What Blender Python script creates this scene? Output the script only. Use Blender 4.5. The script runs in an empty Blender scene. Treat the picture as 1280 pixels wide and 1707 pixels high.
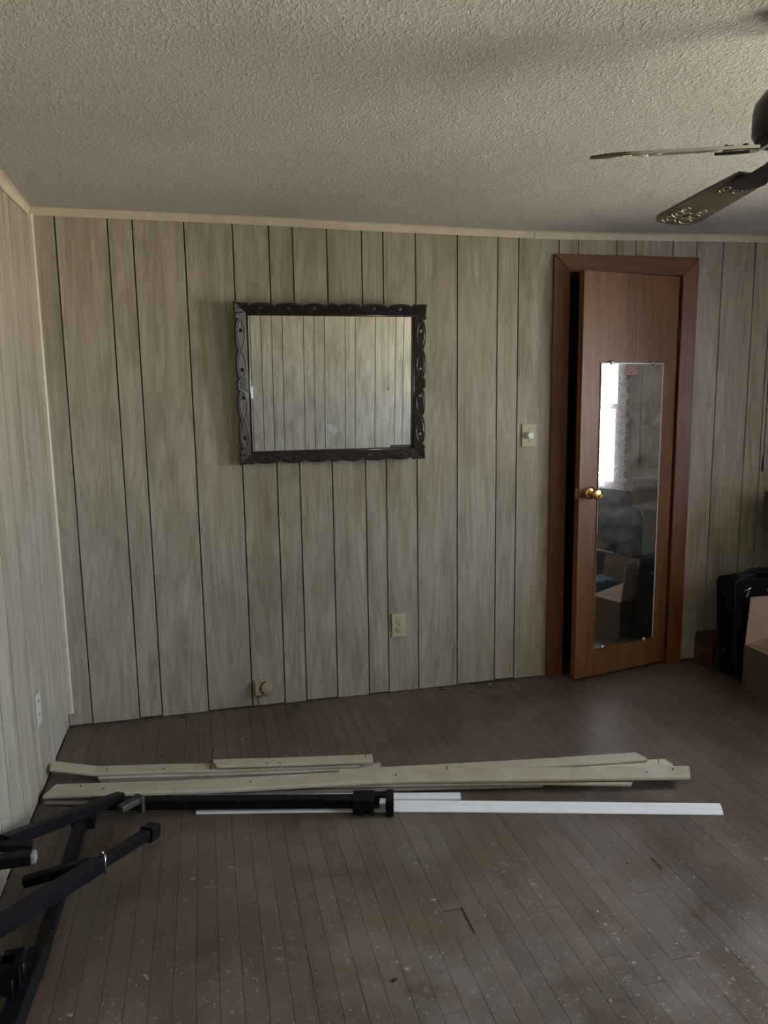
import bpy, bmesh, math, random
from mathutils import Vector, Matrix, noise
random.seed(7)
C = bpy.context.scene.collection
PI = math.pi

# ------------------------------------------------------------------ camera
F_PX, YAW, PITCH, ROLL = 1250.87, 0.233329593, 0.151335945, -0.0146461376
cd = bpy.data.cameras.new('camera'); cam = bpy.data.objects.new('camera', cd); C.objects.link(cam)
fw = Vector((math.sin(YAW)*math.cos(PITCH), math.cos(YAW)*math.cos(PITCH), -math.sin(PITCH)))
r0 = Vector((math.cos(YAW), -math.sin(YAW), 0)); u0 = r0.cross(fw)
rr = math.cos(ROLL)*r0 + math.sin(ROLL)*u0; uu = -math.sin(ROLL)*r0 + math.cos(ROLL)*u0
M = Matrix((rr, uu, -fw)).transposed().to_4x4(); M.translation = Vector((0.657620545, -3.47532882, 1.45848782))
cam.matrix_world = M
cd.sensor_fit = 'VERTICAL'; cd.sensor_height = 34.6; cd.lens = F_PX/1707*34.6
cd.clip_start = 0.02; cd.clip_end = 100
bpy.context.scene.camera = cam

# ------------------------------------------------------------------ world: pale sky above, green ground below the horizon
W = bpy.data.worlds.new('world'); bpy.context.scene.world = W; W.use_nodes = True
nt = W.node_tree; nt.nodes.clear()
wo = nt.nodes.new('ShaderNodeOutputWorld'); bg = nt.nodes.new('ShaderNodeBackground')
tc = nt.nodes.new('ShaderNodeTexCoord'); sx = nt.nodes.new('ShaderNodeSeparateXYZ'); cr = nt.nodes.new('ShaderNodeValToRGB')
mr = nt.nodes.new('ShaderNodeMapRange'); mr.inputs[1].default_value = -1; mr.inputs[2].default_value = 1
nt.links.new(tc.outputs['Generated'], sx.inputs[0]); nt.links.new(sx.outputs['Z'], mr.inputs[0]); nt.links.new(mr.outputs[0], cr.inputs[0])
e = cr.color_ramp.elements
e[0].position = 0.0; e[0].color = (0.96, 0.87, 0.68, 1)
e[1].position = 1.0; e[1].color = (0.60, 0.79, 1.0, 1)
k = cr.color_ramp.elements.new(0.47); k.color = (1.0, 0.92, 0.76, 1)
k = cr.color_ramp.elements.new(0.53); k.color = (0.80, 0.90, 1.0, 1)
nt.links.new(cr.outputs[0], bg.inputs[0]); bg.inputs[1].default_value = 30.0
nt.links.new(bg.outputs[0], wo.inputs[0])

# room measures
RW, RD = 4.05, 3.95            # inner width (x 0..RW) and depth (y 0..-RD)
WIN = [(-2.05, -1.09, 0.76, 1.98), (-3.80, -2.72, 0.76, 1.98)]   # windows in the right wall: y0, y1, z0, z1; second is unseen, added to light the rear wall
# daylight portals: they only guide the sampling of the sky through the two window openings
for i, (y0, y1, z0, z1) in enumerate(WIN):
    L = bpy.data.lights.new('window_daylight', 'AREA'); L.shape = 'RECTANGLE'; L.size = z1-z0; L.size_y = y1-y0
    L.cycles.is_portal = True
    lo = bpy.data.objects.new('window_daylight', L); C.objects.link(lo)
    lo.location = (RW+0.13, (y0+y1)/2, (z0+z1)/2); lo.rotation_euler = (0, PI/2, 0)

sc = bpy.context.scene
sc.view_settings.view_transform = 'Standard'; sc.view_settings.look = 'None'
sc.view_settings.gamma = 1; sc.view_settings.use_curve_mapping = False
sc.view_settings.exposure = 0.70
try:
    sc.cycles.max_bounces = 14; sc.cycles.diffuse_bounces = 8; sc.cycles.glossy_bounces = 6
    sc.cycles.transparent_max_bounces = 16; sc.cycles.sample_clamp_indirect = 8.0
except Exception: pass

# ------------------------------------------------------------------ helpers
def link(name, me, mat=None, parent=None, label=None, kind=None, cat=None, group=None, smooth=False):
    o = bpy.data.objects.new(name, me); C.objects.link(o)
    if mat is not None and me is not None:
        me.materials.clear()
        for m in (mat if isinstance(mat, (list, tuple)) else [mat]): me.materials.append(m)
    if smooth and me is not None:
        for p in me.polygons: p.use_smooth = True
    if parent is not None:
        o.parent = parent
        ofs = wloc(parent)
        if me is not None and ofs.length > 0: me.transform(Matrix.Translation(-ofs))
    if label: o['label'] = label
    if kind: o['kind'] = kind
    if cat: o['category'] = cat
    if group: o['group'] = group
    return o
def wloc(o):
    v = Vector((0, 0, 0))
    while o is not None: v += o.location; o = o.parent
    return v
def thing(name, label, cat, loc, group=None):
    o = bpy.data.objects.new(name, None); C.objects.link(o); o.location = loc; o.empty_display_size = 0.05
    o['label'] = label; o['category'] = cat
    if group: o['group'] = group
    return o
def setting(name, loc=(0, 0, 0)):
    o = bpy.data.objects.new(name, None); C.objects.link(o); o.location = loc; o['kind'] = 'structure'; return o
def recentre(o):
    """origin of a single-mesh top-level thing to its own base"""
    vs = [v.co for v in o.data.vertices]
    c = Vector(((min(v.x for v in vs)+max(v.x for v in vs))/2, (min(v.y for v in vs)+max(v.y for v in vs))/2, min(v.z for v in vs)))
    o.data.transform(Matrix.Translation(-c)); o.location = c

class MB:
    def __init__(s): s.v = []; s.f = []; s.m = []
    def add(s, vs, fs, mi=0):
        b = len(s.v); s.v += [Vector(v) for v in vs]; s.f += [tuple(b+i for i in f) for f in fs]; s.m += [mi]*len(fs)
    def box(s, a, b, T=None, mi=0):
        x0, y0, z0 = a; x1, y1, z1 = b
        vs = [Vector(p) for p in ((x0,y0,z0),(x1,y0,z0),(x1,y1,z0),(x0,y1,z0),(x0,y0,z1),(x1,y0,z1),(x1,y1,z1),(x0,y1,z1))]
        if T: vs = [T @ v for v in vs]
        s.add(vs, [(0,3,2,1),(4,5,6,7),(0,1,5,4),(1,2,6,5),(2,3,7,6),(3,0,4,7)], mi)
    def lathe(s, prof, n=32, T=None, mi=0):
        vs = []; fs = []
        for r, z in prof:
            for i in range(n): vs.append(Vector((r*math.cos(2*PI*i/n), r*math.sin(2*PI*i/n), z)))
        for j in range(len(prof)-1):
            for i in range(n): fs.append((j*n+i, j*n+(i+1)%n, (j+1)*n+(i+1)%n, (j+1)*n+i))
        fs.append(tuple(reversed(range(n)))); fs.append(tuple((len(prof)-1)*n+i for i in range(n)))
        if T: vs = [T @ v for v in vs]
        s.add(vs, fs, mi)
    def sweep(s, path, prof, up=Vector((0,0,1)), skew0=0, skew1=0, mi=0, rolls=None):
        """prof: closed list of (lateral, up); path: points; skew shifts the end rings along the path by lateral*skew"""
        path = [Vector(p) for p in path]; n = len(prof); vs = []; fs = []
        for i, p in enumerate(path):
            d = (path[min(i+1, len(path)-1)] - path[max(i-1, 0)]).normalized()
            side = d.cross(up).normalized(); u = side.cross(d).normalized()
            if rolls:
                R = Matrix.Rotation(rolls[i], 3, d); side = R @ side; u = R @ u
            sk = skew0 if i == 0 else (skew1 if i == len(path)-1 else 0)
            for a, b in prof: vs.append(p + side*a + u*b + d*(sk*a))
        for j in range(len(path)-1):
            for i in range(n): fs.append((j*n+i, j*n+(i+1)%n, (j+1)*n+(i+1)%n, (j+1)*n+i))
        fs.append(tuple(reversed(range(n)))); fs.append(tuple((len(path)-1)*n+i for i in range(n)))
        s.add(vs, fs, mi)
    def tube(s, path, r, n=8, mi=0, up=Vector((0,0,1)), flat=1.0):
        s.sweep(path, [(r*math.cos(2*PI*i/n), r*flat*math.sin(2*PI*i/n)) for i in range(n)], up=up, mi=mi)
    def ball(s, c, r, n=10, mi=0, sc_=(1,1,1)):
        prof = [(max(1e-4, math.sin(PI*j/(n//2+1))*r), -math.cos(PI*j/(n//2+1))*r) for j in range(n//2+2)]
        T = Matrix.Translation(Vector(c)) @ Matrix.Diagonal((*sc_, 1))
        s.lathe(prof, n, T, mi)
    def mesh(s, name='m', bevel=0, seg=2, fix=True):
        me = bpy.data.meshes.new(name); me.from_pydata([tuple(v) for v in s.v], [], s.f)
        for p, m in zip(me.polygons, s.m): p.material_index = m
        bm = bmesh.new(); bm.from_mesh(me)
        if fix: bmesh.ops.recalc_face_normals(bm, faces=bm.faces)
        if bevel > 0:
            es = [e for e in bm.edges if len(e.link_faces) == 2 and e.calc_face_angle(0) > 0.5]
            bmesh.ops.bevel(bm, geom=es, offset=bevel, segments=seg, profile=0.5, affect='EDGES', clamp_overlap=True)
        bm.to_mesh(me); bm.free(); me.update()
        return me
    def build(s, name, mat, parent=None, bevel=0, seg=2, smooth=False, **kw):
        return link(name, s.mesh(name, bevel, seg), mat, parent, smooth=smooth, **kw)
def islands(q, name, mat, parent, **kw):
    """every loose piece of q becomes its own part"""
    n = len(q.v); p = list(range(n))
    def f(i):
        while p[i] != i: p[i] = p[p[i]]; i = p[i]
        return i
    for fc in q.f:
        for i in fc[1:]: p[f(i)] = f(fc[0])
    g = {}
    for k, fc in enumerate(q.f): g.setdefault(f(fc[0]), []).append(k)
    out = []
    for ks in g.values():
        ids = sorted({i for k in ks for i in q.f[k]}); mp = {a: b for b, a in enumerate(ids)}
        z = MB(); z.add([q.v[i] for i in ids], [tuple(mp[i] for i in q.f[k]) for k in ks]); out.append(z.build(name, mat, parent, **kw))
    return out
def boxpart(name, a, b, mat, parent, bevel=0, T=None, **kw):
    m = MB(); m.box(a, b, T); return m.build(name, mat, parent, bevel=bevel, **kw)
def autosmooth(o, ang=40):
    me = o.data
    for p in me.polygons: p.use_smooth = True
    try: me.set_sharp_from_angle(angle=math.radians(ang))
    except Exception: pass
    return o

# ------------------------------------------------------------------ materials
class NT:
    def __init__(s, name):
        s.m = bpy.data.materials.new(name); s.m.use_nodes = True; s.t = s.m.node_tree; s.t.nodes.clear()
        s.out = s.n('ShaderNodeOutputMaterial'); s.b = s.n('ShaderNodeBsdfPrincipled'); s.l(s.b.outputs[0], s.out.inputs[0])
    def n(s, t, **kw):
        n = s.t.nodes.new(t)
        for k, v in kw.items():
            if k.startswith('i_'): n.inputs[k[2:].replace('_', ' ')].default_value = v
            else: setattr(n, k, v)
        return n
    def l(s, a, b): s.t.links.new(a, b)
    def coord(s, rnd=True, scale=(1,1,1)):
        tc = s.n('ShaderNodeTexCoord'); src = tc.outputs['Object']
        if rnd:
            oi = s.n('ShaderNodeObjectInfo'); mu = s.n('ShaderNodeVectorMath', operation='SCALE')
            cb = s.n('ShaderNodeCombineXYZ')
            s.l(oi.outputs['Random'], cb.inputs[0]); s.l(oi.outputs['Random'], cb.inputs[1]); s.l(oi.outputs['Random'], cb.inputs[2])
            mu.inputs['Scale'].default_value = 37.0; s.l(cb.outputs[0], mu.inputs[0])
            ad = s.n('ShaderNodeVectorMath', operation='ADD'); s.l(src, ad.inputs[0]); s.l(mu.outputs[0], ad.inputs[1]); src = ad.outputs[0]
        mp = s.n('ShaderNodeMapping'); mp.inputs['Scale'].default_value = scale; s.l(src, mp.inputs[0]); return mp.outputs[0]
    def noise(s, vec, scale, detail=4, rough=0.5, dist=0):
        n = s.n('ShaderNodeTexNoise'); n.inputs['Scale'].default_value = scale; n.inputs['Detail'].default_value = detail
        n.inputs['Roughness'].default_value = rough; n.inputs['Distortion'].default_value = dist
        if vec: s.l(vec, n.inputs['Vector'])
        return n.outputs['Fac']
    def ramp(s, fac, stops):
        r = s.n('ShaderNodeValToRGB'); e = r.color_ramp.elements
        while len(e) < len(stops): e.new(0.5)
        for el, (p, c) in zip(e, stops):
            el.position = p; el.color = (*c, 1) if len(c) == 3 else c
        s.l(fac, r.inputs[0]); return r.outputs[0]
    def math(s, op, a, b=None, c=None):
        n = s.n('ShaderNodeMath', operation=op)
        for i, v in enumerate((a, b, c)):
            if v is None: continue
            if isinstance(v, (int, float)): n.inputs[i].default_value = v
            else: s.l(v, n.inputs[i])
        return n.outputs[0]
    def mix(s, fac, a, b, blend='MIX'):
        n = s.n('ShaderNodeMix', data_type='RGBA', blend_type=blend)
        for i, v in ((0, fac), (6, a), (7, b)):
            if isinstance(v, (int, float)): n.inputs[i].default_value = v
            elif isinstance(v, tuple): n.inputs[i].default_value = (*v, 1)
            else: s.l(v, n.inputs[i])
        return n.outputs[2]
    def bump(s, h, strength=0.3, dist=0.002):
        b = s.n('ShaderNodeBump'); b.inputs['Strength'].default_value = strength; b.inputs['Distance'].default_value = dist
        s.l(h, b.inputs['Height']); s.l(b.outputs[0], s.b.inputs['Normal'])
    def set(s, **kw):
        for k, v in kw.items():
            i = s.b.inputs[k.replace('_', ' ')]
            if isinstance(v, (int, float)): i.default_value = v
            elif isinstance(v, tuple): i.default_value = (*v, 1)
            else: s.l(v, i)
        return s.m
def plain(name, col, rough=0.5, metal=0.0, var=0.12, scale=30, bump=0.0, **kw):
    n = NT(name); v = n.coord(); f = n.noise(v, scale, 3)
    c = n.ramp(f, [(0.3, tuple(x*(1-var) for x in col)), (0.7, tuple(min(1, x*(1+var)) for x in col))])
    if bump: n.bump(f, bump, 0.002)
    return n.set(Base_Color=c, Roughness=rough, Metallic=metal, **kw)

def panel_material():
    """pale pickled-wood print: cathedral grain, streaks and cloudy darker stains"""
    n = NT('wall_panelling')
    v = n.coord(True, (1, 1, 1))
    vs = n.n('ShaderNodeMapping'); vs.inputs['Scale'].default_value = (1.0, 1.0, 0.10); n.l(v, vs.inputs[0])
    big = n.noise(vs.outputs[0], 5.5, 2, 0.5, 0.3)
    rings = n.math('SINE', n.math('MULTIPLY', big, 120))
    rg = n.ramp(n.math('MULTIPLY_ADD', rings, 0.5, 0.5), [(0.0, (0, 0, 0)), (0.55, (0.75, 0.75, 0.75)), (1.0, (1, 1, 1))])
    vf = n.n('ShaderNodeMapping'); vf.inputs['Scale'].default_value = (1, 1, 0.02); n.l(v, vf.inputs[0])
    fine = n.noise(vf.outputs[0], 260, 3, 0.6)
    vm = n.n('ShaderNodeMapping'); vm.inputs['Scale'].default_value = (1, 1, 0.08); n.l(v, vm.inputs[0])
    streak = n.noise(vm.outputs[0], 34, 4, 0.6, 0.4)
    vc = n.n('ShaderNodeMapping'); vc.inputs['Scale'].default_value = (1, 1, 0.3); n.l(v, vc.inputs[0])
    cloud = n.noise(vc.outputs[0], 9, 3, 0.55)
    base = n.ramp(streak, [(0.25, (0.31, 0.267, 0.205)), (0.5, (0.40, 0.353, 0.287)), (0.75, (0.465, 0.422, 0.357))])
    base = n.mix(0.13, base, rg, 'MULTIPLY')
    fr = n.ramp(fine, [(0.35, (0.74, 0.72, 0.68)), (0.6, (1, 1, 1))])
    base = n.mix(0.5, base, fr, 'MULTIPLY')
    cl = n.ramp(cloud, [(0.30, (0.66, 0.63, 0.58)), (0.52, (1, 1, 1))])
    base = n.mix(0.7, base, cl, 'MULTIPLY')
    oi = n.n('ShaderNodeObjectInfo')
    tint = n.ramp(oi.outputs['Random'], [(0, (0.93, 0.93, 0.91)), (1, (1.0, 1.0, 1.0))])
    base = n.mix(1.0, base, tint, 'MULTIPLY')
    n.bump(fine, 0.12, 0.001)
    return n.set(Base_Color=base, Roughness=0.42, Specular_IOR_Level=0.35)
M_panel = panel_material()
M_back = plain('panel_backing', (0.045, 0.038, 0.026), 0.9)
M_cream = plain('cream_paint', (0.52, 0.46, 0.35), 0.45, var=0.08, scale=14, bump=0.05)

def floor_material():
    n = NT('worn_floor_boards')
    v = n.coord(True); g = n.coord(False)
    vs = n.n('ShaderNodeMapping'); vs.inputs['Scale'].default_value = (1, 0.05, 1); n.l(v, vs.inputs[0])
    grain = n.noise(vs.outputs[0], 90, 4, 0.6, 0.3)
    base = n.ramp(grain, [(0.25, (0.104, 0.068, 0.047)), (0.55, (0.124, 0.084, 0.060)), (0.85, (0.148, 0.104, 0.077))])
    oi = n.n('ShaderNodeObjectInfo')
    tint = n.ramp(oi.outputs['Random'], [(0, (0.88, 0.87, 0.86)), (0.5, (0.98, 0.98, 0.98)), (1, (1.07, 1.05, 1.03))])
    base = n.mix(1.0, base, tint, 'MULTIPLY')
    # geometry-space (whole floor) dirt, dust and scuffs
    ge = n.n('ShaderNodeNewGeometry'); P = ge.outputs['Position']
    dirt = n.noise(P, 2.3, 5, 0.6, 0.5)
    df = n.ramp(dirt, [(0.36, (0.55, 0.53, 0.52)), (0.60, (1, 1, 1))])
    base = n.mix(0.8, base, df, 'MULTIPLY')
    sp = n.n('ShaderNodeSeparateXYZ'); n.l(P, sp.inputs[0])
    near = n.math('MULTIPLY', n.ramp(sp.outputs['X'], [(0.0, (0.0,)*3), (0.9, (0.6,)*3), (1.0, (1,)*3)]), 1.0)
    yy = n.math('MULTIPLY_ADD', sp.outputs['Y'], -0.45, -0.15)
    dustn = n.noise(P, 3.0, 6, 0.65, 0.3)
    dust = n.math('MULTIPLY', n.ramp(dustn, [(0.42, (0, 0, 0)), (0.68, (1, 1, 1))]), n.math('MULTIPLY', near, n.math('MINIMUM', n.math('MAXIMUM', yy, 0.0), 1.0)))
    base = n.mix(n.math('MULTIPLY', dust, 0.55), base, (0.27, 0.245, 0.24))  # dust, with the window sheen at the near right painted into its grey
    spk = n.noise(P, 42, 3, 0.6, 0.5); mask = n.noise(P, 5, 3, 0.6)
    sm = n.math('MULTIPLY', n.ramp(spk, [(0.64, (0, 0, 0)), (0.68, (1, 1, 1))]), n.ramp(mask, [(0.47, (0, 0, 0)), (0.6, (1, 1, 1))]))
    sm = n.math('MULTIPLY', sm, n.math('MINIMUM', n.math('MAXIMUM', n.math('MULTIPLY_ADD', sp.outputs['Y'], -1.3, -1.3), 0.0), 0.55))
    base = n.mix(sm, base, (0.46, 0.41, 0.37))
    sp2 = n.noise(P, 95, 2, 0.5, 0.3)
    base = n.mix(n.math('MULTIPLY', n.ramp(sp2, [(0.66, (0, 0, 0)), (0.70, (0.7,)*3)]), n.math('MINIMUM', n.math('MAXIMUM', n.math('MULTIPLY_ADD', sp.outputs['Y'], -1.0, -1.0), 0.0), 1.0)), base, (0.36, 0.32, 0.30))
    dk = n.noise(P, 16, 3, 0.6, 0.8)
    base = n.mix(n.ramp(dk, [(0.70, (0, 0, 0)), (0.76, (0.7,)*3)]), base, (0.04, 0.028, 0.022))
    rg = n.ramp(dustn, [(0.3, (0.36,)*3), (0.7, (0.56,)*3)])
    n.bump(grain, 0.15, 0.001)
    return n.set(Base_Color=base, Roughness=rg, Specular_IOR_Level=0.5)
M_floor = floor_material()
M_sub = plain('subfloor', (0.02, 0.014, 0.011), 0.9)

def ceiling_material():
    n = NT('stippled_ceiling')
    g = n.coord(False)
    mp = n.n('ShaderNodeMapping'); mp.inputs['Rotation'].default_value = (0, 0, 0.6); mp.inputs['Scale'].default_value = (1, 0.6, 1); n.l(g, mp.inputs[0])
    a = n.noise(mp.outputs[0], 105, 4, 0.62, 0.2); b = n.noise(g, 30, 2, 0.5, 0.3); c = n.noise(g, 210, 3, 0.6)
    blobs = n.ramp(a, [(0.47, (0, 0, 0)), (0.60, (0.35,)*3), (0.75, (1, 1, 1))])
    h = n.math('ADD', n.math('MULTIPLY', blobs, 1.0), n.math('ADD', n.math('MULTIPLY', b, 0.7), n.math('MULTIPLY', c, 0.55)))
    n.bump(h, 0.9, 0.0075)
    lo = n.noise(g, 1.7, 3)
    col = n.ramp(lo, [(0.3, (0.52, 0.485, 0.45)), (0.7, (0.59, 0.555, 0.525))])
    col = n.mix(n.math('MULTIPLY', blobs, 0.6), col, (0.82, 0.80, 0.74))
    return n.set(Base_Color=col, Roughness=0.85)
M_ceil = ceiling_material()

def wood(name, dark, light, scale=(1, 1, 0.06), rough=0.35, fs=60, coat=0.0):
    n = NT(name); v = n.coord(True, scale)
    a = n.noise(v, fs, 4, 0.6, 0.5); b = n.noise(v, 7, 3, 0.5, 0.6)
    s = n.math('MULTIPLY_ADD', n.math('SINE', n.math('MULTIPLY', b, 60)), 0.10, a)
    c = n.ramp(s, [(0.3, dark), (0.7, light)]); n.bump(a, 0.06, 0.001)
    return n.set(Base_Color=c, Roughness=rough, Coat_Weight=coat)
M_door = wood('door_veneer', (0.108, 0.038, 0.010), (0.168, 0.066, 0.019), rough=0.5, fs=28)
M_casing = wood('door_casing_wood', (0.095, 0.032, 0.009), (0.152, 0.056, 0.016), rough=0.42, coat=0.03)
M_casing_h = wood('door_casing_wood_level', (0.095, 0.032, 0.009), (0.152, 0.056, 0.016), scale=(0.06, 1, 1), rough=0.42, coat=0.03)
M_carve = wood('dark_carved_wood', (0.008, 0.0035, 0.003), (0.017, 0.007, 0.006), rough=0.30, coat=0.45)
M_chest = wood('dark_stained_wood', (0.055, 0.026, 0.013), (0.09, 0.045, 0.022), scale=(0.1, 0.1, 1), rough=0.4)
M_black = plain('black_powder_coat', (0.006, 0.006, 0.0075), 0.42, 0.0, bump=0.02, Specular_IOR_Level=0.15)
M_steel = plain('bright_steel', (0.55, 0.55, 0.56), 0.25, 1.0)
M_brass = plain('brass', (0.72, 0.50, 0.20), 0.18, 1.0, var=0.05)
M_bronze = plain('dark_bronze', (0.03, 0.026, 0.022), 0.35, 0.5)
M_ivory = plain('ivory_plastic', (0.44, 0.40, 0.29), 0.4, var=0.04)
M_white = plain('white_plastic', (0.80, 0.79, 0.75), 0.35, var=0.03)
M_dark = plain('dark_hole', (0.012, 0.010, 0.008), 0.8)
M_blade = wood('fan_blade_wood', (0.07, 0.052, 0.038), (0.13, 0.10, 0.075), scale=(0.1, 0.1, 1), rough=0.4)
M_stencil = plain('pale_stencil', (0.50, 0.46, 0.36), 0.5)
M_fabric = plain('navy_black_fabric', (0.005, 0.006, 0.010), 0.85, scale=300, var=0.3, bump=0.2, Specular_IOR_Level=0.12)
M_fabtrim = plain('black_piping', (0.006, 0.006, 0.008), 0.55)
M_purple = plain('grey_violet_cloth', (0.055, 0.048, 0.062), 0.85, scale=20, var=0.3)
M_jeans = plain('blue_cloth', (0.07, 0.11, 0.17), 0.9, scale=60, var=0.3)
M_kraft = plain('kraft_cardboard', (0.10, 0.063, 0.035), 0.8, scale=20, var=0.08)
M_kraftlite = plain('pale_cardboard', (0.33, 0.255, 0.195), 0.8, scale=14, var=0.06)
M_taupe = plain('dark_taupe_cardboard', (0.11, 0.095, 0.08), 0.8, scale=14, var=0.1)
M_rust = plain('rusty_steel', (0.05, 0.025, 0.015), 0.7, 0.4)
M_whitevinyl = plain('white_primed_trim', (0.80, 0.80, 0.84), 0.4, var=0.03, scale=20)
def oldtrim(name, c0, c1):
    n = NT(name); v = n.coord(True); a = n.noise(v, 9, 5, 0.6, 0.3); b = n.noise(v, 70, 3, 0.5)
    c = n.ramp(a, [(0.3, c0), (0.65, c1)]); c = n.mix(n.ramp(b, [(0.66, (0, 0, 0)), (0.72, (0.55,)*3)]), c, (0.16, 0.11, 0.07))
    n.bump(a, 0.1, 0.001); return n.set(Base_Color=c, Roughness=0.5)
M_old = oldtrim('old_cream_trim', (0.37, 0.315, 0.235), (0.47, 0.42, 0.335))
M_old2 = oldtrim('old_grey_trim', (0.17, 0.155, 0.13), (0.25, 0.23, 0.19))

def mirror_material(name, dust, centre=None):
    n = NT(name)
    gl = n.n('ShaderNodeBsdfGlossy'); gl.inputs['Color'].default_value = (0.93, 0.96, 0.96, 1); gl.inputs['Roughness'].default_value = 0.004
    df = n.n('ShaderNodeBsdfDiffuse'); df.inputs['Color'].default_value = (0.72, 0.76, 0.80, 1)
    v = n.coord(False); w = n.n('ShaderNodeMapping'); w.inputs['Scale'].default_value = (1, 1, 3.2); w.inputs['Rotation'].default_value = (0, 0.25, 0); n.l(v, w.inputs[0])
    a = n.noise(w.outputs[0], 3.4, 3, 0.5, 1.2)
    sz = n.n('ShaderNodeSeparateXYZ'); gg = n.n('ShaderNodeNewGeometry'); n.l(gg.outputs['Position'], sz.inputs[0])
    up = n.ramp(sz.outputs['Z'], [(0.55, (0.03,)*3), (0.95, (1, 1, 1))])
    f = n.math('MULTIPLY', n.math('MULTIPLY', n.ramp(a, [(0.32, (0, 0, 0)), (0.70, (1, 1, 1))]), up), dust)
    f = n.math('ADD', f, dust*0.02)
    if centre:
        ge = n.n('ShaderNodeNewGeometry'); d = n.n('ShaderNodeVectorMath', operation='DISTANCE'); n.l(ge.outputs['Position'], d.inputs[0]); d.inputs[1].default_value = centre
        q = n.math('ADD', d.outputs['Value'], n.math('MULTIPLY', n.noise(ge.outputs['Position'], 60, 3, 0.6), 0.05))
        f = n.math('ADD', f, n.ramp(q, [(0.045, (0.42,)*3), (0.056, (0, 0, 0))]))
    mx = n.n('ShaderNodeMixShader'); n.l(f, mx.inputs[0]); n.l(gl.outputs[0], mx.inputs[1]); n.l(df.outputs[0], mx.inputs[2])
    n.l(mx.outputs[0], n.out.inputs[0]); n.t.nodes.remove(n.b); return n.m
M_mirror_door = mirror_material('dusty_mirror', 0.30)
M_mirror_wall = mirror_material('clean_mirror', 0.02, (1.238, -0.03, 1.318))

def lace_material():
    n = NT('lace')
    ge = n.n('ShaderNodeTexCoord'); sp = n.n('ShaderNodeSeparateXYZ'); n.l(ge.outputs['UV'], sp.inputs[0])
    def cell(axis, per): return n.math('SUBTRACT', n.math('FRACT', n.math('DIVIDE', axis, per)), 0.5)
    cu = cell(sp.outputs['X'], 0.10); cv = cell(sp.outputs['Y'], 0.085)
    rad = n.math('SQRT', n.math('ADD', n.math('MULTIPLY', cu, cu), n.math('MULTIPLY', cv, cv)))
    ring = n.math('LESS_THAN', n.math('ABSOLUTE', n.math('SUBTRACT', rad, 0.37)), 0.055)
    ln = n.math('LESS_THAN', n.math('ABSOLUTE', cu), 0.5)
    vline = n.math('GREATER_THAN', n.math('ABSOLUTE', cu), 0.47)
    band = n.math('GREATER_THAN', n.math('ABSOLUTE', cell(sp.outputs['Y'], 0.425)), 0.455)
    fine = n.n('ShaderNodeTexVoronoi'); fine.inputs['Scale'].default_value = 160; n.l(ge.outputs['UV'], fine.inputs['Vector'])
    net = n.math('MULTIPLY', n.math('GREATER_THAN', fine.outputs['Distance'], 0.5), 0.35)
    a = n.math('MINIMUM', n.math('ADD', n.math('ADD', ring, vline), n.math('ADD', band, net)), 1.0)
    op = n.math('MULTIPLY_ADD', a, 0.84, 0.04)
    tr = n.n('ShaderNodeBsdfTransparent'); tl = n.n('ShaderNodeBsdfTranslucent'); tl.inputs['Color'].default_value = (0.72, 0.66, 0.78, 1)
    di = n.n('ShaderNodeBsdfDiffuse'); di.inputs['Color'].default_value = (0.66, 0.60, 0.70, 1)
    m1 = n.n('ShaderNodeMixShader'); m1.inputs[0].default_value = 0.5; n.l(tl.outputs[0], m1.inputs[1]); n.l(di.outputs[0], m1.inputs[2])
    m2 = n.n('ShaderNodeMixShader'); n.l(op, m2.inputs[0]); n.l(tr.outputs[0], m2.inputs[1]); n.l(m1.outputs[0], m2.inputs[2])
    n.l(m2.outputs[0], n.out.inputs[0]); n.t.nodes.remove(n.b); return n.m
M_lace = lace_material()
def pane_material():
    n = NT('window_glass'); tr = n.n('ShaderNodeBsdfTransparent'); tr.inputs['Color'].default_value = (0.93, 0.95, 0.95, 1)
    gl = n.n('ShaderNodeBsdfGlossy'); gl.inputs['Roughness'].default_value = 0.01
    fr = n.n('ShaderNodeFresnel'); fr.inputs['IOR'].default_value = 1.45
    mx = n.n('ShaderNodeMixShader'); n.l(fr.outputs[0], mx.inputs[0]); n.l(tr.outputs[0], mx.inputs[1]); n.l(gl.outputs[0], mx.inputs[2])
    n.l(mx.outputs[0], n.out.inputs[0]); n.t.nodes.remove(n.b); return n.m
M_pane = pane_material()

# ------------------------------------------------------------------ shell
def interp(x, pts):
    if x <= pts[0][0]: return pts[0][1]
    for (a, b), (c, d) in zip(pts, pts[1:]):
        if x <= c:
            t = (x-a)/(c-a); t = t*t*(3-2*t)*0.5 + t*0.5; return b + (d-b)*t
    return pts[-1][1]
CZ = [(0, 2.250), (0.86, 2.247), (1.5, 2.238), (2.24, 2.232), (3.55, 2.257), (4.05, 2.260)]
def ceil_z(x, y):
    t = min(1, max(0, -y/1.5)); return interp(x, CZ)*(1-t) + 2.248*t
m = MB(); nx, ny = 40, 40
vs = [(RW*i/nx, -RD*j/ny, ceil_z(RW*i/nx, -RD*j/ny)) for j in range(ny+1) for i in range(nx+1)]
fs = [(j*(nx+1)+i, j*(nx+1)+i+1, (j+1)*(nx+1)+i+1, (j+1)*(nx+1)+i) for j in range(ny) for i in range(nx)]
m.add(vs, fs); m.add([(-.1, .1, 2.40), (RW+.1, .1, 2.40), (RW+.1, -RD-.1, 2.40), (-.1, -RD-.1, 2.40)], [(0, 1, 2, 3)])
co = m.build('ceiling', M_ceil, smooth=True, kind='structure')

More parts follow.
